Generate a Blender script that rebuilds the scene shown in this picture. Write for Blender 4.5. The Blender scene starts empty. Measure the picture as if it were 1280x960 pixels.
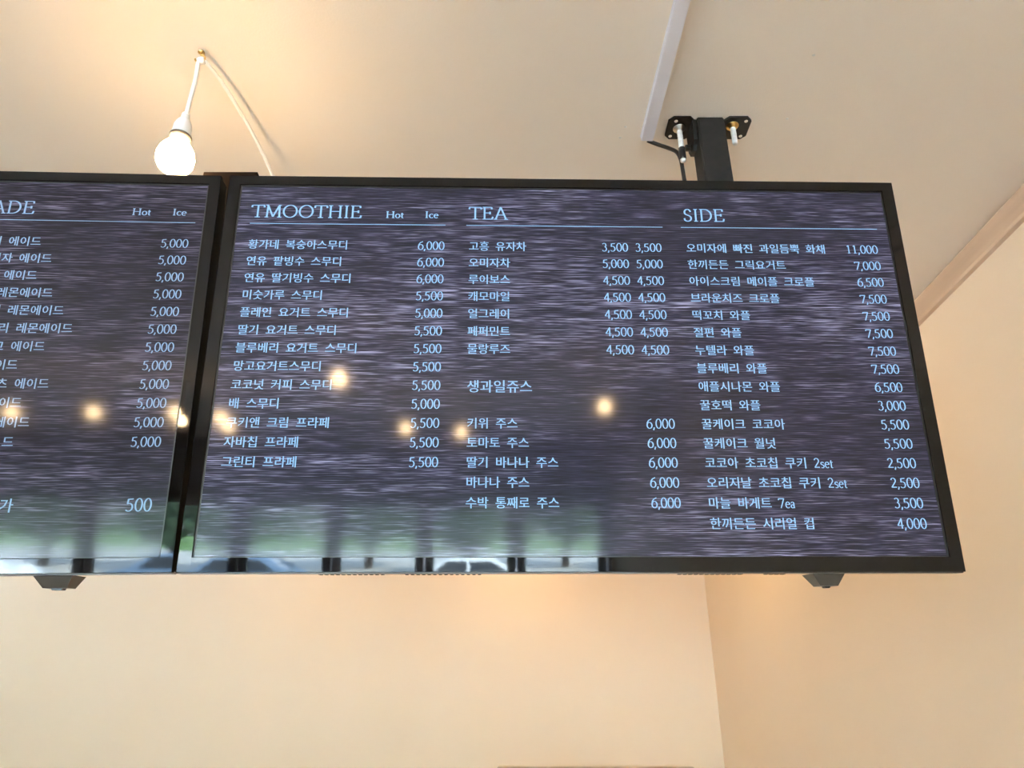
import bpy, bmesh, math, random
from mathutils import Vector, Matrix
R = math.radians
C = bpy.context.scene.collection
SC = bpy.context.scene
EYE = 1.6

# ------------------------------------------------------------------ camera, light, exposure
cam = bpy.data.cameras.new('camera'); cam_o = bpy.data.objects.new('camera', cam); C.objects.link(cam_o)
cam.sensor_width = 36; cam.lens = 930/1280*36; cam.clip_start = .02; cam.clip_end = 300
cam_o.location = (0, 0, EYE); cam_o.rotation_euler = (R(90+25.1), 0, 0)
SC.camera = cam_o
w = bpy.data.worlds.new('world'); SC.world = w; w.use_nodes = True
nt = w.node_tree; bg = nt.nodes['Background']
tc = nt.nodes.new('ShaderNodeTexCoord'); sx = nt.nodes.new('ShaderNodeSeparateXYZ'); cr = nt.nodes.new('ShaderNodeValToRGB')
nt.links.new(tc.outputs['Generated'], sx.inputs[0]); nt.links.new(sx.outputs['Z'], cr.inputs[0]); nt.links.new(cr.outputs[0], bg.inputs[0])
cr.color_ramp.elements[0].color = (.80, .86, 1, 1); cr.color_ramp.elements[1].color = (.45, .66, 1, 1)
bg.inputs[1].default_value = 42.0
sun = bpy.data.lights.new('sun', 'SUN'); sun.energy = 75; sun.angle = R(1); sun.color = (1, .94, .85)
sun_o = bpy.data.objects.new('sun', sun); C.objects.link(sun_o); sun_o.rotation_euler = (R(-28), R(32), 0)
BULB_COL = (1, .69, .37); BULB_E = 65
SC.view_settings.view_transform = 'Standard'; SC.view_settings.look = 'None'
SC.view_settings.gamma = 1; SC.view_settings.use_curve_mapping = False
SC.view_settings.exposure = 0.76
try:
    SC.cycles.use_denoising = True
    SC.cycles.max_bounces = 10; SC.cycles.diffuse_bounces = 6; SC.cycles.glossy_bounces = 5; SC.cycles.transparent_max_bounces = 12
    SC.cycles.sample_clamp_indirect = 12
except Exception:
    pass

# ------------------------------------------------------------------ materials
def mat(name, col, rough=.5, metal=0, spec=.5, **k):
    m = bpy.data.materials.new(name); m.use_nodes = True
    b = m.node_tree.nodes['Principled BSDF']
    b.inputs['Base Color'].default_value = (*col, 1); b.inputs['Roughness'].default_value = rough
    b.inputs['Metallic'].default_value = metal; b.inputs['Specular IOR Level'].default_value = spec
    for kk, v in k.items(): b.inputs[kk.replace('_', ' ')].default_value = v
    return m
def nodes(m): return m.node_tree, m.node_tree.nodes['Principled BSDF']
def noise_col(m, c1, c2, scale, stretch=(1, 1, 1), detail=6, lo=.3, hi=.7, bump=0, coord='Object', dist=.02):
    nt, b = nodes(m)
    t = nt.nodes.new('ShaderNodeTexCoord'); mp = nt.nodes.new('ShaderNodeMapping'); n = nt.nodes.new('ShaderNodeTexNoise')
    mp.inputs['Scale'].default_value = stretch; n.inputs['Scale'].default_value = scale; n.inputs['Detail'].default_value = detail
    r = nt.nodes.new('ShaderNodeValToRGB'); r.color_ramp.elements[0].position = lo; r.color_ramp.elements[1].position = hi
    r.color_ramp.elements[0].color = (*c1, 1); r.color_ramp.elements[1].color = (*c2, 1)
    L = nt.links.new
    L(t.outputs[coord], mp.inputs[0]); L(mp.outputs[0], n.inputs['Vector']); L(n.outputs[0], r.inputs[0]); L(r.outputs[0], b.inputs['Base Color'])
    if bump:
        bp = nt.nodes.new('ShaderNodeBump'); bp.inputs['Strength'].default_value = bump; bp.inputs['Distance'].default_value = dist
        L(n.outputs[0], bp.inputs['Height']); L(bp.outputs[0], b.inputs['Normal'])
    return m
M = {}
M['ceiling'] = noise_col(mat('cream ceiling paint', (.78, .71, .6), .8), (.755, .665, .565), (.795, .705, .60), 1.3, bump=0)
M['wall'] = noise_col(mat('cream wall paint', (.84, .71, .54), .75), (.79, .645, .49), (.82, .675, .52), 1.1)
for k in ('ceiling', 'wall'):                       # fine roller texture
    nt_, b_ = nodes(M[k]); n_ = nt_.nodes.new('ShaderNodeTexNoise'); n_.inputs['Scale'].default_value = 190; n_.inputs['Detail'].default_value = 3
    t_ = nt_.nodes.new('ShaderNodeTexCoord'); bp_ = nt_.nodes.new('ShaderNodeBump'); bp_.inputs['Strength'].default_value = .12; bp_.inputs['Distance'].default_value = .004
    nt_.links.new(t_.outputs['Object'], n_.inputs['Vector']); nt_.links.new(n_.outputs[0], bp_.inputs['Height']); nt_.links.new(bp_.outputs[0], b_.inputs['Normal'])
M['floor'] = noise_col(mat('grey floor', (.25, .23, .2), .4), (.33, .30, .27), (.41, .38, .34), 3)
M['wood'] = noise_col(mat('pale wood moulding', (.6, .45, .33), .45), (.50, .36, .26), (.66, .50, .37), 3, (2, .3, 4), 6, .3, .7, .05)
M['bezel'] = mat('glossy black plastic', (.006, .005, .005), .03, spec=.31)
M['edge'] = mat('bronze grey receiver and edge glint', (.055, .045, .035), .3)  # receiver plastic; on the lower edge its lighter tone imitates a bevel reflection
M['tv_back'] = mat('matt black plastic', (.006, .006, .006), .7, spec=.04)
M['black_steel'] = noise_col(mat('black powder coated steel', (.02, .018, .017), .6, spec=.25), (.011, .010, .009), (.019, .017, .015), 60, bump=.05, dist=.002)
M['black_rubber'] = mat('black rubber', (.012, .012, .012), .35)
M['white_paint'] = noise_col(mat('white paint', (.72, .7, .66), .6), (.6, .58, .54), (.78, .76, .72), 90, bump=.3, dist=.002)
M['steel'] = mat('zinc steel', (.55, .54, .52), .3, 1)
M['brass'] = mat('brass', (.72, .5, .18), .28, 1)
M['pvc'] = noise_col(mat('white pvc', (.72, .71, .76), .4), (.68, .67, .73), (.74, .73, .78), 5)
M['cord'] = mat('white cord', (.78, .75, .71), .45)
M['socket'] = mat('white socket plastic', (.76, .74, .73), .4)
M['grey_ring'] = mat('grey bulb collar', (.12, .10, .08), .4)
M['frame'] = mat('dark brown aluminium', (.03, .026, .023), .4)
M['clear_clip'] = mat('white cable clip', (.8, .8, .8), .2)
m = bpy.data.materials.new('lit bulb'); m.use_nodes = True; b = m.node_tree.nodes['Principled BSDF']
b.inputs['Base Color'].default_value = (.9, .9, .9, 1); b.inputs['Emission Color'].default_value = (*BULB_COL, 1); b.inputs['Emission Strength'].default_value = BULB_E
M['bulb'] = m
m = bpy.data.materials.new('window glass'); m.use_nodes = True; nt = m.node_tree; nt.nodes.clear()
o = nt.nodes.new('ShaderNodeOutputMaterial'); mx = nt.nodes.new('ShaderNodeMixShader'); tr = nt.nodes.new('ShaderNodeBsdfTransparent'); gl = nt.nodes.new('ShaderNodeBsdfGlossy'); fr = nt.nodes.new('ShaderNodeFresnel')
gl.inputs['Roughness'].default_value = .01; tr.inputs[0].default_value = (.9, .95, .93, 1)
nt.links.new(fr.outputs[0], mx.inputs[0]); nt.links.new(tr.outputs[0], mx.inputs[1]); nt.links.new(gl.outputs[0], mx.inputs[2]); nt.links.new(mx.outputs[0], o.inputs[0])
M['glass'] = m

def screen_coat(b):
    b.inputs['Base Color'].default_value = (.012, .011, .011, 1)
    b.inputs['Roughness'].default_value = .3; b.inputs['Specular IOR Level'].default_value = .08
    b.inputs['Coat Weight'].default_value = .62; b.inputs['Coat Roughness'].default_value = .070; b.inputs['Coat IOR'].default_value = 1.5
def screen_mat(name, tint, seed):
    m = mat(name, (.01, .01, .01)); nt, b = nodes(m); screen_coat(b); L = nt.links.new
    t = nt.nodes.new('ShaderNodeTexCoord')
    def nz(sx, sz, scale, detail, off, rough=.6, distort=0):
        mp = nt.nodes.new('ShaderNodeMapping'); mp.inputs['Scale'].default_value = (sx, 1, sz); mp.inputs['Location'].default_value = (off+seed, 0, off*1.7)
        n = nt.nodes.new('ShaderNodeTexNoise'); n.inputs['Scale'].default_value = scale; n.inputs['Detail'].default_value = detail
        n.inputs['Roughness'].default_value = rough; n.inputs['Distortion'].default_value = distort
        L(t.outputs['Object'], mp.inputs[0]); L(mp.outputs[0], n.inputs['Vector']); return n.outputs[0]
    def math_(op, a, c):
        n = nt.nodes.new('ShaderNodeMath'); n.operation = op
        for i, v in enumerate((a, c)):
            if isinstance(v, (int, float)): n.inputs[i].default_value = v
            else: L(v, n.inputs[i])
        return n.outputs[0]
    fine = nz(16, 580, 1, 2, 3.1, .6)          # thin streaks of the grain
    mid = nz(3.2, 52, 1, 4, 7.7, .55, .4)          # broader bands
    big = nz(1.6, 4.5, 1, 3, 1.3, .5, .3)     # light and dark patches
    r = nt.nodes.new('ShaderNodeValToRGB'); e = r.color_ramp.elements
    e[0].position = .45; e[0].color = (0.06, 0.06, 0.06, 1); e[1].position = .68; e[1].color = (1, 1, 1, 1); L(fine, r.inputs[0])
    r2 = nt.nodes.new('ShaderNodeValToRGB'); e = r2.color_ramp.elements
    e[0].position = .34; e[0].color = (.4, .4, .4, 1); e[1].position = .66; e[1].color = (1, 1, 1, 1); L(mid, r2.inputs[0])
    r3 = nt.nodes.new('ShaderNodeValToRGB'); e = r3.color_ramp.elements
    e[0].position = .30; e[0].color = (.30, .30, .30, 1); e[1].position = .66; e[1].color = (1, 1, 1, 1); L(big, r3.inputs[0])
    v = math_('MULTIPLY', math_('MULTIPLY', r.outputs[0], r2.outputs[0]), r3.outputs[0])
    c = nt.nodes.new('ShaderNodeValToRGB'); e = c.color_ramp.elements
    e[0].position = 0; e[0].color = (.009, .009, .014, 1); e[1].position = .8; e[1].color = (.22, .22, .33, 1)
    k = e.new(.22); k.color = (.024, .022, .044, 1)
    L(v, c.inputs[0])
    mu = nt.nodes.new('ShaderNodeMix'); mu.data_type = 'RGBA'; mu.blend_type = 'MULTIPLY'; mu.inputs[0].default_value = 1
    L(c.outputs[0], mu.inputs[6]); mu.inputs[7].default_value = (*tint, 1)
    dm = nt.nodes.new('ShaderNodeMix'); dm.data_type = 'RGBA'; dm.blend_type = 'MULTIPLY'; dm.inputs[0].default_value = 1; dm.inputs[7].default_value = (.30, .30, .30, 1)
    L(mu.outputs[2], dm.inputs[6]); L(dm.outputs[2], b.inputs['Base Color'])
    L(mu.outputs[2], b.inputs['Emission Color']); b.inputs['Emission Strength'].default_value = 1
    return m
M['screen_right'] = screen_mat('lit screen with dark wood picture', (1, 1, 1), 0)
M['screen_left'] = screen_mat('lit screen with dim wood picture', (.62, .56, .56), 5)
def ink(name, col):
    m = mat(name, (.01, .01, .01)); nt, b = nodes(m); screen_coat(b)
    b.inputs['Base Color'].default_value = (col[0]*.3, col[1]*.3, col[2]*.3, 1); b.inputs['Emission Color'].default_value = (*col, 1); b.inputs['Emission Strength'].default_value = 1; return m
M['ink'] = ink('pale blue lettering', (.165, .31, .50)); M['ink_left'] = ink('greyish blue lettering', (.15, .235, .37))

# ------------------------------------------------------------------ helpers
def link(name, me, m, parent=None, smooth=False):
    o = bpy.data.objects.new(name, me); C.objects.link(o)
    if m is not None: me.materials.append(m)
    if smooth: me.polygons.foreach_set('use_smooth', [True]*len(me.polygons))
    if parent is not None: o.parent = parent
    return o
def obj(name, bm, m, parent=None, smooth=False, fix=True):
    if fix: bmesh.ops.recalc_face_normals(bm, faces=bm.faces)
    me = bpy.data.meshes.new(name); bm.to_mesh(me); bm.free()
    return link(name, me, m, parent, smooth)
def box(bm, x0, x1, y0, y1, z0, z1, bev=0, mtx=None):
    r = bmesh.ops.create_cube(bm, size=1)['verts']
    for v in r: v.co = Vector(((x0+x1)/2+v.co.x*(x1-x0), (y0+y1)/2+v.co.y*(y1-y0), (z0+z1)/2+v.co.z*(z1-z0)))
    if bev:
        es = list({e for v in r for e in v.link_edges}); q = bmesh.ops.bevel(bm, geom=es, offset=bev, segments=2, affect='EDGES'); r = list({v for f in q['faces'] for v in f.verts} | {v for v in r if v.is_valid})
    if mtx is not None:
        for v in r: v.co = mtx @ v.co
    return r
def bxo(name, m, parent, *a, bev=0, mtx=None):
    bm = bmesh.new(); box(bm, *a, bev=bev, mtx=mtx); return obj(name, bm, m, parent)
def smoothpath(pts, n=8):
    P = [Vector(p) for p in pts]; out = []
    for i in range(len(P)-1):
        p0 = P[max(i-1, 0)]; p1 = P[i]; p2 = P[i+1]; p3 = P[min(i+2, len(P)-1)]
        for k in range(n):
            t = k/n
            out.append(.5*((2*p1)+(p2-p0)*t+(2*p0-5*p1+4*p2-p3)*t*t+(3*p1-p0-3*p2+p3)*t**3))
    out.append(P[-1]); return out
def tube(bm, pts, r, seg=10):
    rings = []; up = Vector((.31, .17, .93)).normalized()
    for i, p in enumerate(pts):
        p = Vector(p); d = (Vector(pts[min(i+1, len(pts)-1)])-Vector(pts[max(i-1, 0)])).normalized()
        a = d.cross(up)
        if a.length < .05: a = d.cross(Vector((1, 0, 0)))
        a.normalize(); b = d.cross(a); rr = r[i] if isinstance(r, (list, tuple)) else r
        rings.append([bm.verts.new(p+a*math.cos(2*math.pi*k/seg)*rr+b*math.sin(2*math.pi*k/seg)*rr) for k in range(seg)])
    for A, B in zip(rings, rings[1:]):
        for k in range(seg): bm.faces.new((A[k], A[(k+1) % seg], B[(k+1) % seg], B[k]))
    bm.faces.new(rings[0]); bm.faces.new(rings[-1])
def lathe(bm, prof, c, seg=24, axis=None):
    rot = Vector((0, 0, 1)).rotation_difference(axis).to_matrix() if axis is not None else Matrix.Identity(3); c = Vector(c)
    rings = []
    for r, z in prof:
        rings.append([bm.verts.new(c+rot @ Vector((r*math.cos(2*math.pi*k/seg), r*math.sin(2*math.pi*k/seg), z))) for k in range(seg)])
    for A, B in zip(rings, rings[1:]):
        for k in range(seg): bm.faces.new((A[k], A[(k+1) % seg], B[(k+1) % seg], B[k]))
    bm.faces.new(rings[0]); bm.faces.new(rings[-1])
def empty(name, loc=(0, 0, 0), label=None, cat=None, group=None, kind=None):
    o = bpy.data.objects.new(name, None); C.objects.link(o); o.location = loc; o.empty_display_size = .05
    return tag(o, label, cat, group, kind)
def tag(o, label=None, cat=None, group=None, kind=None):
    for k, v in (('label', label), ('category', cat), ('group', group), ('kind', kind)):
        if v: o[k] = v
    return o
def keep(o, root):                                   # parent a world-space mesh to a root without moving it
    o.parent = root; o.matrix_parent_inverse = root.matrix_basis.inverted(); return o
def copy_tree(o, parent=None):
    c = o.copy(); C.objects.link(c)
    if parent is not None: c.parent = parent
    for ch in list(o.children): copy_tree(ch, c)
    return c

# ------------------------------------------------------------------ the setting
H = EYE+1.42; XR = 1.47; XL = -7.6; YB = 5.78; YF = -6.2
def struct(name, m, *a, bev=0): return tag(bxo(name, m, None, *a, bev=bev), kind='structure')
struct('ceiling', M['ceiling'], XL-.15, XR+.15, YF-.15, YB+.15, H, H+.12)
struct('floor', M['floor'], XL-.15, XR+.15, YF-.15, YB+.15, -.1, 0)
struct('wall_back', M['wall'], XL-.15, XR+.15, YB, YB+.15, 0, H)
struct('wall_right', M['wall'], XR, XR+.15, YF-.15, YB, 0, H)
struct('wall_left', M['wall'], XL-.15, XL, YF-.15, YB, 0, H)
HEAD = EYE+.74
struct('wall_front', M['frame'], XL, XR, YF-.15, YF, HEAD, H)
for x, y in ((.698, 1.236), (.7026, 1.433), (.294, 1.461), (.285, 1.50)):
    bm = bmesh.new(); bmesh.ops.create_uvsphere(bm, u_segments=8, v_segments=5, radius=.003)
    for v in bm.verts: v.co = Vector((v.co.x*1.3+x, v.co.y+y, v.co.z*.5+H-.0008))
    obj('paint_fleck', bm, M['white_paint'], bpy.data.objects['ceiling'])
# pale wooden moulding under the ceiling on the right wall
bm = bmesh.new(); prof = [(0, 0), (.014, .003), (.018, .012), (.018, .080), (.014, .088), (.004, .0925), (0, .0925)]
A = [bm.verts.new((XR-a, -2.2, H-.0925+b)) for a, b in prof]; B = [bm.verts.new((XR-a, YB, H-.0925+b)) for a, b in prof]
for i in range(len(prof)): bm.faces.new((A[i], A[(i+1) % len(prof)], B[(i+1) % len(prof)], B[i]))
bm.faces.new(A); bm.faces.new(B)
tag(obj('trim_1', bm, M['wood']), 'pale wooden moulding along the right wall under the ceiling', kind='structure')
# street front: dark brown framed glass leaves between floor and header
win = empty('window_1', (0, YF, 0), kind='structure')
px = [1.42-1.03*k for k in range(9)]
for x in px:
    for s in (-1, 1):
        keep(bxo('stile', M['frame'], None, *(sorted((x+s*.006, x+s*.105))), YF-.03, YF+.03, 0, HEAD, bev=.004), win)
for a, b in zip(px, px[1:]):
    keep(bxo('rail', M['frame'], None, b+.105, a-.105, YF-.03, YF+.03, 0, .12), win)
    keep(bxo('rail', M['frame'], None, b+.105, a-.105, YF-.03, YF+.03, HEAD-.09, HEAD), win)
    keep(bxo('pane', M['glass'], None, b+.105, a-.105, YF-.004, YF+.004, .12, HEAD-.09), win)

# ------------------------------------------------------------------ lettering
# serif latin glyphs drawn as broad-nib strokes, cap height 1
def arc(cx, cy, rx, ry, a0, a1, n=14): return [(cx+rx*math.cos(R(a0+(a1-a0)*i/n)), cy+ry*math.sin(R(a0+(a1-a0)*i/n))) for i in range(n+1)]
def ser(x, y, h=.13): return [(x-h, y), (x+h, y)]
G = {
 'T': (.86, [[(.43, 0), (.43, .97)], [(.04, .965), (.82, .965)], [(.055, .97), (.03, .80)], [(.805, .97), (.83, .80)], ser(.43, .02, .17)]),
 'M': (1.12, [[(.16, 0), (.20, .97)], [(.19, .97), (.55, .06)], [(.55, .06), (.92, .97)], [(.92, .97), (.96, 0)], ser(.15, .02, .12), ser(.96, .02, .14), ser(.14, .975, .08), ser(.97, .975, .08)]),
 'O': (1.02, [arc(.51, .5, .42, .49, 0, 360, 28)]),
 'H': (1.00, [[(.19, 0), (.19, 1)], [(.81, 0), (.81, 1)], [(.19, .52), (.81, .52)], ser(.19, .02), ser(.19, .98), ser(.81, .02), ser(.81, .98)]),
 'I': (.42, [[(.21, 0), (.21, 1)], ser(.21, .02), ser(.21, .98)]),
 'E': (.80, [[(.19, 0), (.19, 1)], [(.06, .98), (.66, .98)], [(.06, .02), (.70, .02)], [(.19, .52), (.55, .52)], [(.65, .98), (.67, .82)], [(.69, .02), (.74, .22)], [(.55, .62), (.55, .42)]]),
 'A': (.94, [[(.13, .02), (.46, 1)], [(.46, 1), (.82, .02)], [(.24, .36), (.68, .36)], ser(.12, .02, .11), ser(.82, .02, .13)]),
 'S': (.66, [[(.54, .78), *arc(.33, .74, .20, .24, 40, 230, 12), *arc(.31, .25, .24, .24, 60, -140, 14), (.09, .25)]]),
 'D': (.96, [[(.19, 0), (.19, 1)], [(.06, .98), (.40, .98), *arc(.40, .5, .44, .48, 90, -90, 18), (.06, .02)]]),
 'o': (.58, [arc(.29, .31, .22, .30, 0, 360, 20)]),
 't': (.40, [[(.17, .78), (.17, .15), *arc(.27, .12, .10, .11, 180, 300, 6)], [(.03, .58), (.34, .58)]]),
 'c': (.50, [arc(.29, .31, .21, .30, 45, 315, 16)]),
 'e': (.52, [[(.08, .36), (.45, .36), *arc(.27, .31, .20, .30, 10, 315, 18)]]),
 's': (.42, [[(.34, .5), *arc(.20, .46, .13, .14, 50, 230, 9), *arc(.20, .16, .15, .15, 55, -140, 10)]]),
 'a': (.50, [[(.08, .52), *arc(.22, .44, .14, .16, 130, 0, 8), (.36, .06), (.44, .02)], arc(.21, .17, .14, .16, 30, 330, 12)]),
 '0': (.68, [arc(.34, .5, .255, .50, 0, 360, 22)]),
 '1': (.68, [[(.34, 0), (.34, 1)], [(.17, .86), (.34, .98)], ser(.34, .02, .15)]),
 '2': (.68, [[*arc(.31, .73, .22, .26, 165, -25, 12), (.09, .05)], [(.07, .045), (.60, .045)], [(.07, .08), (.59, .08)]]),
 '3': (.68, [arc(.30, .76, .20, .23, 150, -70, 12), arc(.29, .28, .25, .28, 80, -145, 14)]),
 '4': (.68, [[(.47, 1), (.05, .30)], [(.04, .30), (.64, .30)], [(.46, 1), (.46, 0)]]),
 '5': (.68, [[(.19, .95), (.57, .98)], [(.19, .92), (.56, .95)], [(.19, .96), (.15, .57)], [(.15, .56), *arc(.28, .31, .27, .31, 108, -140, 16)]]),
 '6': (.68, [arc(.34, .32, .25, .32, 0, 360, 20), [(.09, .36), (.13, .62), (.28, .86), (.56, 1)]]),
 '7': (.68, [[(.07, .95), (.61, .95)], [(.07, .91), (.60, .91)], [(.60, .95), (.24, 0)], [(.08, .95), (.05, .80)]]),
 ',': (.26, [[(.12, .10), (.12, .02), (.05, -.18)], [(.08, .06), (.16, .06)]]),
 ' ': (.4, []),
}
def latin(bm, s, x, y, h, sx=None, thick=.115, thin=.06, dy=0):
    sx = sx or h
    for ch in s:
        adv, strokes = G[ch]
        for st in strokes:
            P = [Vector((p[0], p[1])) for p in st]; closed = (P[0]-P[-1]).length < 1e-4
            Lf, Rt = [], []
            for i, p in enumerate(P):
                a = P[i-1] if i else (P[-2] if closed else P[0]); b = P[i+1] if i < len(P)-1 else (P[1] if closed else P[-1])
                d = (b-a).normalized(); n = Vector((-d.y, d.x)); wd = .5*(thin+(thick-thin)*abs(d.y)**1.3)
                Lf.append(p+n*wd); Rt.append(p-n*wd)
            mk = lambda q: bm.verts.new((x+q.x*sx, dy, y+q.y*h))
            a = [mk(q) for q in Lf]; b = [mk(q) for q in Rt]
            for i in range(len(P)-1): bm.faces.new((a[i], b[i], b[i+1], a[i+1]))
        x += adv*sx
    return x
def lat_w(s): return sum(G[c][0] for c in s)
KOREAN = '가거게고과그기꼬꿀끼나날넛네누늘더드든듬디딸떡라랑레로루리릭린림마망메모몬무물미민바박배베보복브블빙빠뿍생수숫숭스시아애앤얼에연오와요운월위유이인일자절주쥬즈지진째차채초츠치칩캐커컵케코쿠크키텔토통트티팥퍼페편프플피한호화황흥'
_syl = {}
def load_syllables(text):
    chars = sorted({c for c in text if c not in G and not c.isspace()})
    cu = bpy.data.curves.new('t', 'FONT'); cu.body = '\n'.join(chars); cu.size = 1; cu.resolution_u = 2; cu.fill_mode = 'FRONT'
    o = bpy.data.objects.new('t', cu); C.objects.link(o)
    me = bpy.data.meshes.new_from_object(o.evaluated_get(bpy.context.evaluated_depsgraph_get()))
    bm = bmesh.new(); bm.from_mesh(me); bmesh.ops.remove_doubles(bm, verts=bm.verts, dist=1e-5)
    # thin the horizontal strokes, fatten the uprights: brush lettering
    bm.verts.index_update(); vs = [v.co.copy() for v in bm.verts]
    for v in bm.verts:
        nb = [e for e in v.link_edges if e.is_boundary]; n = Vector((0, 0))
        for e in nb:
            f = e.link_faces[0]; c = f.calc_center_median(); a, b = e.verts; d = (b.co-a.co).normalized(); q = Vector((-d.y, d.x))
            if q.dot((a.co-c).xy) < 0: q = -q
            n += q
        vs[v.index] = v.co+Vector((max(-1, min(1, n.x))*.013, -max(-1, min(1, n.y))*.001, 0))
    rows = {}
    for f in bm.faces: rows.setdefault(int(math.floor(-(f.calc_center_median().y-.9))), []).append([v.index for v in f.verts])
    for i, ch in enumerate(chars):
        idx = {}; V = []; F = []
        for f in rows[i]:
            for k in f:
                if k not in idx: idx[k] = len(V); V.append(vs[k]+Vector((0, i, 0)))
            F.append([idx[k] for k in f])
        _syl[ch] = (V, F)
    bm.free(); bpy.data.objects.remove(o); bpy.data.meshes.remove(me); bpy.data.curves.remove(cu)
def syllable(ch): return _syl[ch]
def korean(bm, s, x, vc, adv=.0190, em=.0206, space=.0105):
    for ch in s:
        if ch == ' ': x += space; continue
        if ch in G: x = latin(bm, ch, x, vc-.0085, .0165); continue
        vs, fs = syllable(ch)
        V = [bm.verts.new((x+p.x*em, 0, vc+(p.y-.38)*em)) for p in vs]
        for f in fs: bm.faces.new([V[i] for i in f])
        x += adv
    return x
load_syllables(KOREAN)
TXT_Y = -.0006
def put(name, bm, m, parent, label=None):
    for f in bm.faces:
        f.normal_update()
        if f.normal.y > 0: f.normal_flip()
    for v in bm.verts: v.co.y = TXT_Y
    o = obj(name, bm, m, parent, fix=False)
    if label: o['label'] = label
    return o
def row(i): return .2165-.03354*i
def item(s, u, i, m, scr, **k):
    bm = bmesh.new(); korean(bm, s, u, row(i) if isinstance(i, int) else i, **k); put('menu_item_text', bm, m, scr)
def price(s, ur, i, m, scr, h=.0165):
    bm = bmesh.new(); v = row(i) if isinstance(i, int) else i; latin(bm, s, ur-lat_w(s)*h+.0015*h/.0165, v-h/2, h, thick=.13); put('price_text', bm, m, scr)
def heading(s, u0, u1, m, scr, h=.0262, base=.2722, name='heading_text', label=None, **k):
    bm = bmesh.new(); latin(bm, s, u0, base, h, sx=(u1-u0)/lat_w(s), **k); put(name, bm, m, scr, label)
def rule(u0, u1, m, scr):
    bm = bmesh.new(); v = [bm.verts.new(c) for c in ((u0, 0, .2587), (u1, 0, .2587), (u1, 0, .2600), (u0, 0, .2600))]; bm.faces.new(v); put('heading_rule', bm, m, scr)

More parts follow.
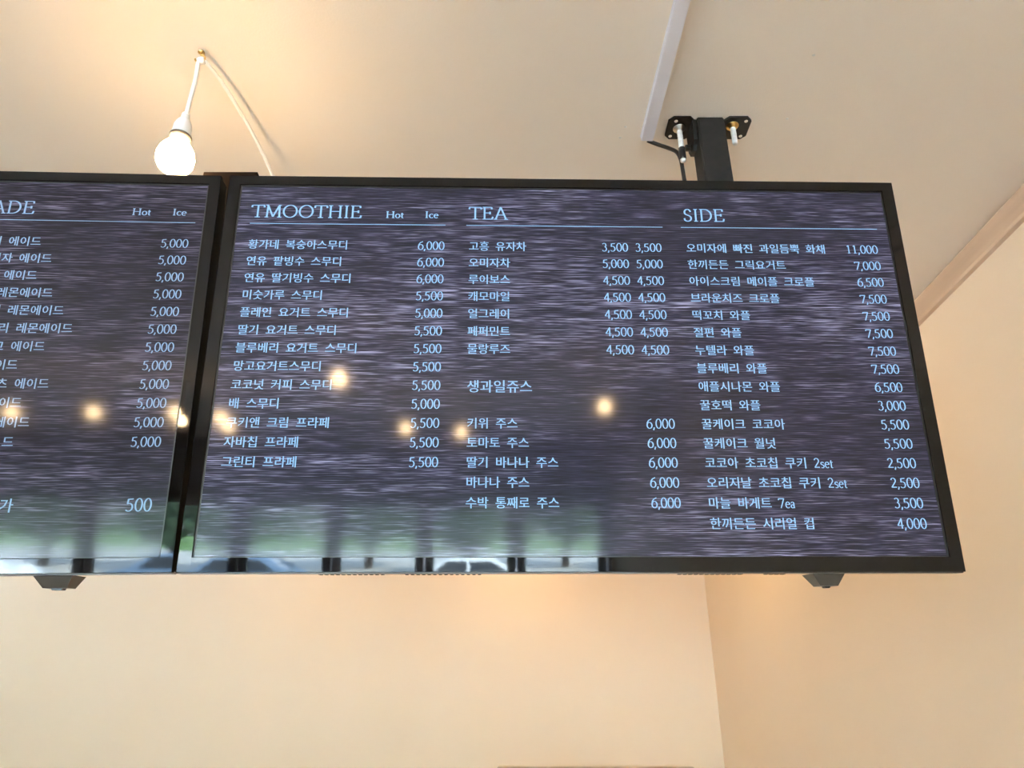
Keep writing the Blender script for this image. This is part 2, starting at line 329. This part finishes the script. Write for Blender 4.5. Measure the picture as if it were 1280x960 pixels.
# ------------------------------------------------------------------ television screens
def RM(yaw, pitch, roll):
    return (Matrix.Rotation(R(yaw), 4, 'Z') @ Matrix.Rotation(R(pitch), 4, 'X') @ Matrix.Rotation(R(roll), 4, 'Y'))
IW, IH = .605, .3403
OX0, OX1, OZ0, OZ1 = .6262, .6256, .3633, .3583        # outer half sizes left, right, bottom, top
def television(label, loc, ang, smat, module_x):
    t = empty('television', label=label, cat='television', group=None)
    t.matrix_world = Matrix.Translation(loc) @ RM(*ang)
    # bezel: rounded glossy frame made of four mitred strips
    prof = [(0, .002), (0, -.0030), (.02, -.0036), (.5, -.0036), (.97, -.0036), (1, -.0028)]
    bm = bmesh.new()
    def P(cx, cz, t_, d):
        ox = (OX1-IW) if cx > 0 else (OX0-IW); oz = (OZ1-IH) if cz > 0 else (OZ0-IH)
        return Vector((cx*(IW+ox*t_), d, cz*(IH+oz*t_)))
    cs = [(-1, 1), (1, 1), (1, -1), (-1, -1)]
    for k in range(4):
        a, b = cs[k], cs[(k+1) % 4]
        A = [bm.verts.new(P(*a, *q)) for q in prof]; B = [bm.verts.new(P(*b, *q)) for q in prof]
        for i in range(len(prof)-1): bm.faces.new((A[i], A[i+1], B[i+1], B[i]))
    bmesh.ops.remove_doubles(bm, verts=[v for v in bm.verts if False], dist=1e-6)
    o = obj('bezel', bm, M['bezel'], t, fix=False)
    bm2 = bmesh.new(); bm2.from_mesh(o.data)
    for f in bm2.faces:
        if f.normal.y > .01 or (abs(f.normal.y) < .3 and f.normal.dot(Vector((f.calc_center_median().x, 0, f.calc_center_median().z))) > 0 and f.calc_center_median().y > 99): f.normal_flip()
    bm2.to_mesh(o.data); bm2.free()
    # dark gap line round the picture, then the picture itself
    bm = bmesh.new()
    for a in ((-IW-.001, -IW+.0028, -IH, IH), (IW-.0028, IW+.001, -IH, IH), (-IW, IW, IH-.0026, IH+.001), (-IW, IW, -IH-.001, -IH+.0014)):
        box(bm, a[0], a[1], -.0008, .003, a[2], a[3])
    obj('screen_gasket', bm, M['black_rubber'], t)
    bm = bmesh.new(); v = [bm.verts.new(c) for c in ((-IW, 0, -IH), (IW, 0, -IH), (IW, 0, IH), (-IW, 0, IH))]; bm.faces.new(v)
    scr = obj('screen', bm, smat, t, fix=False)
    # back: shallow tray and raised housing
    bm = bmesh.new(); box(bm, -OX0+.0002, OX1-.0002, .003, .034, -OZ0+.0005, OZ1-.0003, bev=.002)
    box(bm, -.46, .46, .030, .052, -.30, .26, bev=.008); obj('back_cover', bm, M['tv_back'], t)
    bm = bmesh.new()
    for a in ((-OX0-.0004, -OX0+.0002, -OZ0, OZ1), (OX1-.0002, OX1+.0004, -OZ0, OZ1), (-OX0, OX1, OZ1-.0002, OZ1+.0004)): box(bm, a[0], a[1], -.0035, .006, a[2], a[3])
    obj('side_rim', bm, M['tv_back'], t)
    bxo('edge_glint', M['edge'], t, -OX0+.001, OX1-.001, .0005, .020, -OZ0-.0016, -OZ0+.002)  # lighter strip, stands in for the glint along the lower bevel
    # wedge shaped receiver under the lower edge, narrower at the bottom
    x0, x1 = module_x; bm = bmesh.new(); z0, z1 = -OZ0-.001, -OZ0-.020
    top = [(x0, .018), (x1, .018), (x1, .062), (x0, .062)]; bot = [(x0+.014, .026), (x1-.010, .026), (x1-.010, .054), (x0+.014, .054)]
    a = [bm.verts.new((x, y, z0)) for x, y in top]; b = [bm.verts.new((x, y, z1)) for x, y in bot]
    bm.faces.new(a); bm.faces.new(b)
    for i in range(4): bm.faces.new((a[i], a[(i+1) % 4], b[(i+1) % 4], b[i]))
    md = obj('receiver_box', bm, M['edge'], t)
    bxo('button', M['black_rubber'], md, x0+.024, x1-.020, .032, .046, z1-.003, z1+.002, bev=.001)
    for x0, x1 in ((-.41, -.30), (-.272, -.145), (.170, .285), (.312, .352)):
        bm = bmesh.new(); box(bm, x0, x1, .021, .033, -OZ0-.0005, -OZ0+.0022)
        n = int((x1-x0)/.009)
        for i in range(n): box(bm, x0+i*.009, x0+i*.009+.005, .019, .033, -OZ0-.0019, -OZ0-.0005)
        obj('vent_grille', bm, M['tv_back'], t)
    return t, scr
TR_POS = Vector((.0996, 1.15388, EYE+.59131)); TL_POS = Vector((-1.16328, 1.10569, EYE+.57478))
tvr, scr = television('wide black menu television on the right, headed TMOOTHIE, TEA and SIDE', TR_POS, (1.336, 6.566, -.314), M['screen_right'], (.387, .440))
tvl, scl = television('black menu television at the left edge, headed ADE, cut off by the frame', TL_POS, (3.382, 6.601, -1.251), M['screen_left'], (.405, .466))
I = M['ink']
heading('TMOOTHIE', -.580, -.376, I, scr, label='blue serif heading reading TMOOTHIE')
heading('Hot', -.3325, -.2985, I, scr, h=.0135, base=.2735, name='column_caption', label='small caption reading Hot', thick=.14, thin=.08)
heading('Ice', -.2605, -.2350, I, scr, h=.0135, base=.2742, name='column_caption', label='small caption reading Ice', thick=.14, thin=.08)
heading('TEA', -.1790, -.1065, I, scr, label='blue serif heading reading TEA')
heading('SIDE', .2205, .2990, I, scr, label='blue serif heading reading SIDE')
for a in ((-.5797, -.2215), (-.1832, .1806), (.2149, .5836)): rule(*a, I, scr)
col1 = ['황가네 복숭아스무디', '연유 팥빙수 스무디', '연유 딸기빙수 스무디', '미숫가루 스무디', '플레인 요거트 스무디', '딸기 요거트 스무디', '블루베리 요거트 스무디', '망고요거트스무디', '코코넛 커피 스무디', '배 스무디', '쿠키앤 크림 프라페', '자바칩 프라페', '그린티 프라페']
p1 = ['6,000']*3+['5,500', '5,000', '5,500', '5,500', '5,500', '5,500', '5,000', '5,500', '5,500', '5,500']
for i, (s, p) in enumerate(zip(col1, p1)): item(s, -.5785, i, I, scr); price(p, -.2235, i, I, scr)
tea = [('고흥 유자차', '3,500'), ('오미자차', '5,000'), ('루이보스', '4,500'), ('캐모마일', '4,500'), ('얼그레이', '4,500'), ('페퍼민트', '4,500'), ('물랑루즈', '4,500')]
for i, (s, p) in enumerate(tea): item(s, -.1782, i, I, scr); price(p, .1130, i, I, scr); price(p, .1748, i, I, scr)
item('생과일쥬스', -.1775, -.0535, I, scr, adv=.0226, em=.0245)
for i, s in enumerate(('키위 주스', '토마토 주스', '딸기 바나나 주스', '바나나 주스', '수박 통째로 주스')): item(s, -.1765, 10+i, I, scr); price('6,000', .1750, 10+i, I, scr)
side = [('오미자에 빠진 과일듬뿍 화채', '11,000'), ('한끼든든 그릭요거트', '7,000'), ('아이스크림 메이플 크로플', '6,500'), ('브라운치즈 크로플', '7,500'), ('떡꼬치 와플', '7,500'), ('절편 와플', '7,500'), ('누텔라 와플', '7,500'), ('블루베리 와플', '7,500'), ('애플시나몬 와플', '6,500'), ('꿀호떡 와플', '3,000'), ('꿀케이크 코코아', '5,500'), ('꿀케이크 월넛', '5,500'), ('코코아 초코칩 쿠키 2set', '2,500'), ('오리지날 초코칩 쿠키 2set', '2,500'), ('마늘 바게트 7ea', '3,500'), ('한끼든든 시리얼 컵', '4,000')]
for i, (s, p) in enumerate(side): item(s, .2212, i, I, scr); price(p, .5770, i, I, scr)
I = M['ink_left']
heading('ADE', .2245, .3015, I, scl, label='greyish serif heading reading ADE')
heading('Hot', .4730, .5075, I, scl, h=.0135, base=.2735, name='column_caption', label='small caption reading Hot', thick=.14, thin=.08)
heading('Ice', .5450, .5705, I, scl, h=.0135, base=.2742, name='column_caption', label='small caption reading Ice', thick=.14, thin=.08)
rule(.2149, .5885, I, scl)
vis = [('기 에이드', .3237), ('미자 에이드', .3478), ('에이드', .3283), ('레몬에이드', .3611), ('더 레몬에이드', .3855), ('리 레몬에이드', .4058), ('고 에이드', .3655), ('이드', .327), ('츠 에이드', .3842), ('이드', .3462), ('에이드', .3651), ('드', .3458)]
for i, (s, ur) in enumerate(vis):
    wd = sum(.0105 if c == ' ' else .019 for c in s); item(s, ur-wd+.0008, i, I, scl); price('5,000', .5800, i, I, scl)
item('가', .3430, -.2568, I, scl, adv=.0226, em=.0245); price('500', .5790, -.2568, I, scl, h=.0205)

# ------------------------------------------------------------------ ceiling mount that carries the screens
Z = EYE
mt = empty('ceiling_mount', (.504, 1.46, H), 'black square steel post with ceiling plates behind the right television', 'bracket')
T0, T1, TY0, TY1 = .470, .5385, 1.425, 1.492
def mp(name, m, *a, bev=0, mtx=None): return keep(bxo(name, m, None, *a, bev=bev, mtx=mtx), mt)
mp('post', M['black_steel'], T0, T1, TY0, TY1, Z+.42, H-.001, bev=.003)
def plate(x0, x1, hole_x):
    y0, y1 = 1.424, 1.500; th = .006; bm = bmesh.new()
    c = .012; out = [(x0+c, y0), (x1-c, y0), (x1, y0+c), (x1, y1-c), (x1-c, y1), (x0+c, y1), (x0, y1-c), (x0, y0+c)]
    a = [bm.verts.new((x, y, H-th)) for x, y in out]; b = [bm.verts.new((x, y, H-.0002)) for x, y in out]
    bm.faces.new(a); bm.faces.new(b)
    for i in range(8): bm.faces.new((a[i], a[(i+1) % 8], b[(i+1) % 8], b[i]))
    p = keep(obj('ceiling_plate', bm, M['black_steel']), mt)
    for hx, hy in hole_x:
        bm = bmesh.new(); lathe(bm, [(.0042, -th-.0012), (.0046, -th-.0004), (.0046, -th)], (hx, hy, H), 12); h = obj('bolt_hole', bm, M['ceiling']); h.parent = p
    return p
plate(.400, .4665, ((.419, 1.436), (.414, 1.489)))
plate(.5415, .612, ((.598, 1.436), (.598, 1.489)))
# side lug with bolt
bm = bmesh.new(); sh = [(1.430, H-.006), (1.496, H-.006), (1.496, H-.058), (1.484, H-.080), (1.458, H-.084), (1.436, H-.066)]
a = [bm.verts.new((.459, y, z)) for y, z in sh]; b = [bm.verts.new((.4685, y, z)) for y, z in sh]; bm.faces.new(a); bm.faces.new(b)
for i in range(len(sh)): bm.faces.new((a[i], a[(i+1) % len(sh)], b[(i+1) % len(sh)], b[i]))
keep(obj('side_lug', bm, M['black_steel']), mt)
bm = bmesh.new(); lathe(bm, [(.0085, -.012), (.0085, 0), (.012, .0), (.012, .003)], (.4555, 1.468, H-.066), 8, Vector((1, 0, 0))); keep(obj('hex_bolt', bm, M['black_steel']), mt)
# steelwork hidden behind the screens
mp('cross_beam', M['black_steel'], -1.75, .72, 1.345, 1.385, Z+.50, Z+.56, bev=.002)
mp('beam_bracket', M['black_steel'], T0, T1, 1.384, 1.4249, Z+.48, Z+.58)
mp('screen_arm', M['black_steel'], .24, .28, 1.236, 1.346, Z+.50, Z+.56); mp('screen_arm', M['black_steel'], -.10, -.06, 1.228, 1.346, Z+.50, Z+.56)
mp('screen_arm', M['black_steel'], -1.34, -1.30, 1.17, 1.346, Z+.50, Z+.56); mp('screen_arm', M['black_steel'], -1.00, -.96, 1.19, 1.346, Z+.50, Z+.56)
M['felt'] = mat('dark brown tape', (.005, .003, .002), .9, spec=.02)
mp('joining_channel', M['felt'], -.666, -.550, 1.262, 1.270, Z+.252, Z+1.097)
for x0, x1 in ((-.666, -.660), (-.556, -.550)): mp('channel_flange', M['black_steel'], x0, x1, 1.2701, 1.300, Z+.252, Z+1.097)
mp('channel_spacer', M['black_steel'], -.63, -.586, 1.2701, 1.3449, Z+.50, Z+.56)
# threaded rods hanging beside the post
def rod(x, y, zb, label, sleeve, collar):
    t = empty('threaded_rod', (x, y, H), label, 'rod')
    def k(n, bm, m): o = obj(n, bm, m, None, smooth=True); o.parent = t; return o
    bm = bmesh.new(); prof = []; n = 22
    for i in range(n+1):
        z = -.012-(H-zb-.012)*i/n; prof.append((.0062 if i % 2 else .0072, z))
    prof[-1] = (.004, prof[-1][1]); lathe(bm, prof, (0, 0, 0), 14); k('rod', bm, M['white_paint'])
    bm = bmesh.new(); lathe(bm, [(.016, -.0065), (.016, -.008), (.0105, -.0082), (.0105, -.015)], (0, 0, 0), 14); k('washer_nut', bm, collar)
    if sleeve:
        bm = bmesh.new(); lathe(bm, [(.0085, zb-H+.012), (.0088, zb-H-.004), (.0088, zb-H-.022), (.007, zb-H-.025)], (0, 0, 0), 14); k('rubber_sleeve', bm, M['black_rubber'])
        bm = bmesh.new(); lathe(bm, [(.0072, zb-H-.024), (.0072, zb-H-.030), (.003, zb-H-.034)], (0, 0, 0), 14); k('painted_tip', bm, M['white_paint'])
    return t
rod(.432, 1.461, Z+1.335, 'long white painted threaded rod with black sleeve left of the post', True, M['steel'])
rod(.567, 1.452, Z+1.350, 'short white painted threaded rod with brass nut right of the post', False, M['brass'])

# ------------------------------------------------------------------ trunking and black cable
tk = empty('cable_trunking', (.3532, 1.495, H), 'white plastic cable trunking fixed along the ceiling beside the mount', 'trunking')
def tr_(n, *a, bev=0): o = bxo(n, M['pvc'], None, *a, bev=bev); o.parent = tk; return o
tk.rotation_euler.z = R(180)+R(1.26)
tr_('trunking_base', -.0165, .0165, 0, 3.2, -.005, -.0002); tr_('trunking_cover', -.0155, .0155, .001, 3.2, -.019, -.005, bev=.0015)
bm = bmesh.new(); tube(bm, smoothpath([(.357, 1.5015, H-.009), (.364, 1.5035, H-.011), (.385, 1.503, H-.022), (.408, 1.494, H-.042), (.424, 1.482, H-.066), (.4305, 1.4765, H-.095), (.4325, 1.4765, H-.13), (.433, 1.475, H-.17), (.434, 1.472, H-.26), (.434, 1.46, H-.40), (.42, 1.42, H-.62), (.38, 1.34, H-.76), (.33, 1.29, H-.80)], 10), .0052, 10)
tag(obj('power_cable', bm, M['black_rubber'], None, True), 'black cable bending out of the trunking and dropping behind the television', 'cable')

# ------------------------------------------------------------------ hanging bulbs
def bulb_parts(t, cord, seg=28):
    def k(n, bm, m, p=None): o = obj(n, bm, m, None, smooth=True); o.parent = p or t; return o
    bm = bmesh.new(); prof = [(.0128, .050), (.0132, .044), (.018, .036), (.027, .024), (.0345, .010), (.0375, -.004), (.0365, -.018), (.031, -.029), (.022, -.0365), (.010, -.040), (.002, -.0405)]
    lathe(bm, [(r*1.03, z*1.03) for r, z in prof], (0, 0, 0), seg); k('glass_bulb', bm, M['bulb'])
    bm = bmesh.new(); lathe(bm, [(.0165, .043), (.0225, .046), (.0230, .053), (.016, .055)], (0, 0, 0), seg); k('collar', bm, M['grey_ring'])
    bm = bmesh.new(); lathe(bm, [(.0205, .054), (.0210, .060), (.0195, .064), (.0192, .080), (.0165, .090), (.0125, .098), (.0095, .100)], (0, 0, 0), seg); s = k('socket', bm, M['socket'])
    bm = bmesh.new(); lathe(bm, [(.0095, .099), (.0095, .103), (.0072, .104), (.0090, .106), (.0090, .110), (.0068, .111), (.0084, .113), (.0084, .117), (.006, .119)], (0, 0, 0), 16); k('strain_relief', bm, M['socket'], s)
    bm = bmesh.new(); tube(bm, cord, .0048, 10); k('cord', bm, M['cord'])
hk = Vector((-.717, 1.228, H))
bc = Vector((-.7155, 1.228, Z+1.112))
bl = empty('hanging_bulb', bc, 'glowing bulb on a white cord hooked to the ceiling above the televisions', 'light bulb', 'bare warm bulbs hung around the room')
cp = smoothpath([(0, 0, .112), (.001, 0, .16), (.002, 0, .22), (0, 0, H-bc.z-.052), (-.001, 0, H-bc.z-.034), (.006, 0, H-bc.z-.024), (.014, .012, H-bc.z-.026), (.026, .045, H-bc.z-.028), (.042, .118, H-bc.z-.034), (.061, .22, H-bc.z-.050), (.080, .327, H-bc.z-.080), (.115, .48, H-bc.z-.16), (.17, .62, H-bc.z-.33), (.2, .66, H-bc.z-.55), (.2, .5, H-bc.z-.80), (.2, .3, H-bc.z-.89), (.2, .163, H-bc.z-.90)], 8)
bulb_parts(bl, cp)
bm = bmesh.new(); lathe(bm, [(.0075, -.008), (.0085, -.005), (.0085, .004), (.0075, .007)], (.005, 0, H-bc.z-.028), 12, Vector((1, 0, .1))); o = obj('cord_clip', bm, M['clear_clip'], None, True); o.parent = bl
# brass cup hook
bm = bmesh.new(); pts = [(0, 0, 0), (0, 0, -.010)]+[(.011*math.sin(R(a))*1.0, 0, -.021+.011*math.cos(R(a))) for a in range(0, 271, 22)]
tube(bm, smoothpath(pts, 3), .0022, 8); lathe(bm, [(.008, -.003), (.007, -.001), (.007, -.0002)], (0, 0, 0), 14)
ho = obj('cup_hook', bm, M['brass'], None, True); ho.location = hk+Vector((.002, 0, 0)); tag(ho, 'small brass cup hook in the ceiling holding the white cord', 'hook')
# the other bulbs: over the room behind the camera (seen mirrored in the screens), over the kitchen, plus an unseen one added to brighten the right wall
def straight(z): return [(0, 0, .112), (.001, 0, .16), (0, 0, z)]
zb = Z+1.12
others = [(-.80, -1.49), (.74, -2.21), (-.61, -3.24), (-.19, -3.41), (-1.87, -2.85), (-1.95, -3.26), (-2.45, -2.96), (-3.04, -3.07), (.05, 5.15), (.92, 4.3), (-1.5, 4.9), (-2.6, 1.9), (.62, 2.7)]
whr = ['in the front room nearest the televisions', 'in the front room beside the right wall', 'in the middle row of the front room', 'in the middle row, closest to its neighbour on the right', 'front room, left pair, nearer one', 'front room, left pair, further one', 'front room, third from the left wall', 'front room, nearest the left wall', 'in the kitchen before the back wall', 'in the kitchen corner by the right wall', 'at the back of the kitchen, left of centre', 'behind the left television', 'unseen behind the right television, added to brighten the right wall']
pb = None
for (x, y), wr in zip(others, whr):
    if pb is None:
        pb = empty('hanging_bulb', (x, y, zb)); bulb_parts(pb, straight(H-zb-.003), 20)
        bm = bmesh.new(); lathe(bm, [(.012, -.012), (.03, -.004), (.032, 0)], (0, 0, H-zb-.0003), 20); o = obj('ceiling_rose', bm, M['socket'], None, True); o.parent = pb; c = pb
    else:
        c = copy_tree(pb)
    c.location = (x, y, zb); tag(c, 'bare warm bulb hanging '+wr, 'light bulb', 'bare warm bulbs hung around the room')

# ------------------------------------------------------------------ shelf board just entering the bottom of the view
sf = empty('wall_shelf', (.57, YB, 1.39), 'pale wooden shelf board low on the back wall at the bottom edge', 'shelf')
keep(bxo('shelf_board', M['wood'], None, -.10, 1.24, YB-.09, YB-.001, 1.355, 1.388, bev=.003), sf)
for x in (.1, 1.04): keep(bxo('shelf_bracket', M['white_paint'], None, x, x+.03, YB-.07, YB-.001, 1.25, 1.3551), sf)

# ------------------------------------------------------------------ the street outside, mirrored in the screens
M['paving'] = noise_col(mat('pale concrete paving', (.42, .41, .39), .8), (.36, .35, .34), (.47, .46, .44), .8)
M['grass'] = noise_col(mat('lawn', (.1, .2, .05), .9), (.07, .15, .035), (.13, .25, .06), 3)
M['leaf'] = noise_col(mat('tree leaves', (.06, .13, .05), .7), (.035, .075, .045), (.09, .16, .08), 2.5)
M['bark'] = mat('bark', (.06, .045, .035), .9)
M['car_white'] = mat('white car paint', (.75, .76, .78), .15); M['car_blue'] = mat('grey blue car paint', (.12, .18, .27), .15); M['car_glass'] = mat('dark car glass', (.01, .012, .015), .05)
def strip(name, m, prof, x0=-70, x1=60):
    bm = bmesh.new(); A = [bm.verts.new((x0, y, z)) for y, z in prof]; B = [bm.verts.new((x1, y, z)) for y, z in prof]
    D = [bm.verts.new((x0, y, z-.1)) for y, z in prof]; E = [bm.verts.new((x1, y, z-.1)) for y, z in prof]
    for i in range(len(prof)-1):
        bm.faces.new((A[i], A[i+1], B[i+1], B[i])); bm.faces.new((D[i], D[i+1], E[i+1], E[i]))
        bm.faces.new((A[i], A[i+1], D[i+1], D[i])); bm.faces.new((B[i], B[i+1], E[i+1], E[i]))
    bm.faces.new((A[0], B[0], E[0], D[0])); bm.faces.new((A[-1], B[-1], E[-1], D[-1]))
    return obj(name, bm, m)
tag(strip('ground', M['paving'], [(YF-.151, -.02), (-24, -.02), (-28, .12), (-45, 1.22)]), kind='structure')
tag(strip('lawn', M['grass'], [(-45.01, 1.26), (-80, 2.3)]), kind='structure')
def car(x, y, rz, m, label):
    t = empty('car', (x, y, 0), label, 'car'); t.rotation_euler.z = rz; t.location.z = -.02
    def k(n, bm, mm, p=None, s=False): o = obj(n, bm, mm, None, s); o.parent = p or t; return o
    body = [(-2.2, .35), (-2.25, .62), (-2.1, .85), (-1.3, .95), (-.75, 1.38), (.75, 1.42), (1.5, .98), (2.1, .90), (2.22, .6), (2.2, .35)]
    bm = bmesh.new(); n = len(body)
    rings = [[bm.verts.new((a, yy*(1-.16*max(0, (b-.9)/.5)), b)) for a, b in body] for yy in (-.88, .88)]
    bm.faces.new(rings[0]); bm.faces.new(rings[1])
    for i in range(n): bm.faces.new((rings[0][i], rings[0][(i+1) % n], rings[1][(i+1) % n], rings[1][i]))
    bmesh.ops.bevel(bm, geom=list(bm.edges), offset=.05, segments=2, affect='EDGES'); k('body', bm, m, None, True)
    for s in (-1, 1):
        for a, b in (((-1.08, .98), (-.66, 1.31), (-.05, 1.34), (-.05, .98)), ((.03, .98), (.03, 1.34), (.66, 1.33), (1.22, 1.0))) if False else ((((-1.08, .98), (-.66, 1.31), (-.05, 1.34), (-.05, .98)), 0), (((.03, .98), (.03, 1.34), (.66, 1.33), (1.22, 1.0)), 1)):
            bm = bmesh.new(); lo = [bm.verts.new((q[0], s*(.893-.33*max(0, q[1]-.92)), q[1])) for q in a]; hi = [bm.verts.new((q[0], s*(.86-.33*max(0, q[1]-.92)), q[1])) for q in a]
            bm.faces.new(lo); bm.faces.new(hi)
            for i in range(4): bm.faces.new((lo[i], lo[(i+1) % 4], hi[(i+1) % 4], hi[i]))
            k('side_window', bm, M['car_glass'])
        for wx in (-1.35, 1.35):
            bm = bmesh.new(); lathe(bm, [(.2, -.10), (.32, -.09), (.33, 0), (.32, .09), (.2, .10)], (wx, s*.82, .33), 20, Vector((0, 1, 0))); wh = k('wheel', bm, M['black_rubber'])
            bm = bmesh.new(); lathe(bm, [(.19, -.102), (.2, 0), (.19, .102)], (wx, s*.825, .33), 16, Vector((0, 1, 0))); k('wheel_rim', bm, M['steel'], wh)
    return t
tag(bxo('added_canopy', M['frame'], None, XL, XR, YF-3.0, YF-.151, EYE+1.05, EYE+1.15), 'dark slab added outside the glass front to cut daylight on the ceiling', 'added_canopy')  # unseen roof, added to keep sky and sun off the ground by the glass
car(-.3, -21.6, 0, M['car_white'], 'white car parked across the street, second from the right wall side')
car(-7.4, -22.2, R(3), M['car_blue'], 'grey blue car parked across the street beside two white ones')
car(-13.4, -21.4, 0, M['car_white'], 'white car at the far left of the parked row')
car(5.6, -22.0, 0, M['car_white'], 'white car at the far right of the parked row')
random.seed(7)
def tree(x, y, h, rad, label):
    t = empty('tree', (x, y, .12+(-28-y)*1.1/17+.002 if y > -45 else 1.265), label, 'tree', 'trees on the lawn across the street')
    bm = bmesh.new(); tube(bm, [(0, 0, 0), (.08, 0, h*.25), (0, .1, h*.55)], [.22, .16, .1], 8)
    for i in range(4):
        a = i*1.6+x; tube(bm, [(.04, .02, h*.25), (math.cos(a)*rad*.4, math.sin(a)*rad*.4, h*.45)], [.09, .04], 6)
    o = obj('trunk', bm, M['bark']); o.parent = t
    V, F = [], []
    for i in range(2200):
        while True:
            p = Vector((random.uniform(-1, 1), random.uniform(-1, 1), random.uniform(-1, 1)))
            if .25 < p.length < 1: break
        p = Vector((p.x*rad, p.y*rad, h*.58+p.z*h*.40)); s = random.uniform(.16, .34)
        a = Vector((random.gauss(0, 1), random.gauss(0, 1), random.gauss(0, 1))).normalized(); b = a.orthogonal().normalized(); c = a.cross(b)
        n = len(V); V += [p-b*s, p+c*s*.6, p+b*s, p-c*s*.6]; F.append((n, n+1, n+2, n+3))
    me = bpy.data.meshes.new('foliage'); me.from_pydata(V, [], F); o = link('foliage', me, M['leaf'], t); o['kind'] = 'stuff'
for i, (x, y, h, r_) in enumerate([(-17, -34, 6, 2.5), (-11.2, -33, 5.4, 2.3), (-5.3, -35, 6, 2.3), (-.6, -32, 5, 1.6), (4.4, -36, 6.4, 2.0), (-24, -37, 7, 3.0), (10, -34, 6, 2.6)]):
    tree(x, y, h, r_, 'leafy tree across the street, '+['second from left', 'third from left', 'fourth from left', 'the smallest', 'second from right', 'the tallest at far left', 'rightmost'][i])
bm = bmesh.new(); V, F = [], []
for i in range(5000):
    p = Vector((random.uniform(-50, 24), random.uniform(-60.8, -59.2), random.uniform(2.2, 5.5))); s = random.uniform(.3, .6)
    a = Vector((random.gauss(0, 1), random.gauss(0, 1), random.gauss(0, 1))).normalized(); b = a.orthogonal().normalized(); c = a.cross(b)
    n = len(V); V += [p-b*s, p+c*s*.6, p+b*s, p-c*s*.6]; F.append((n, n+1, n+2, n+3))
bm.free(); me = bpy.data.meshes.new('hedge'); me.from_pydata(V, [], F); tag(link('hedge', me, M['leaf']), 'long green hedge behind the trees across the street', 'hedge', kind='stuff')
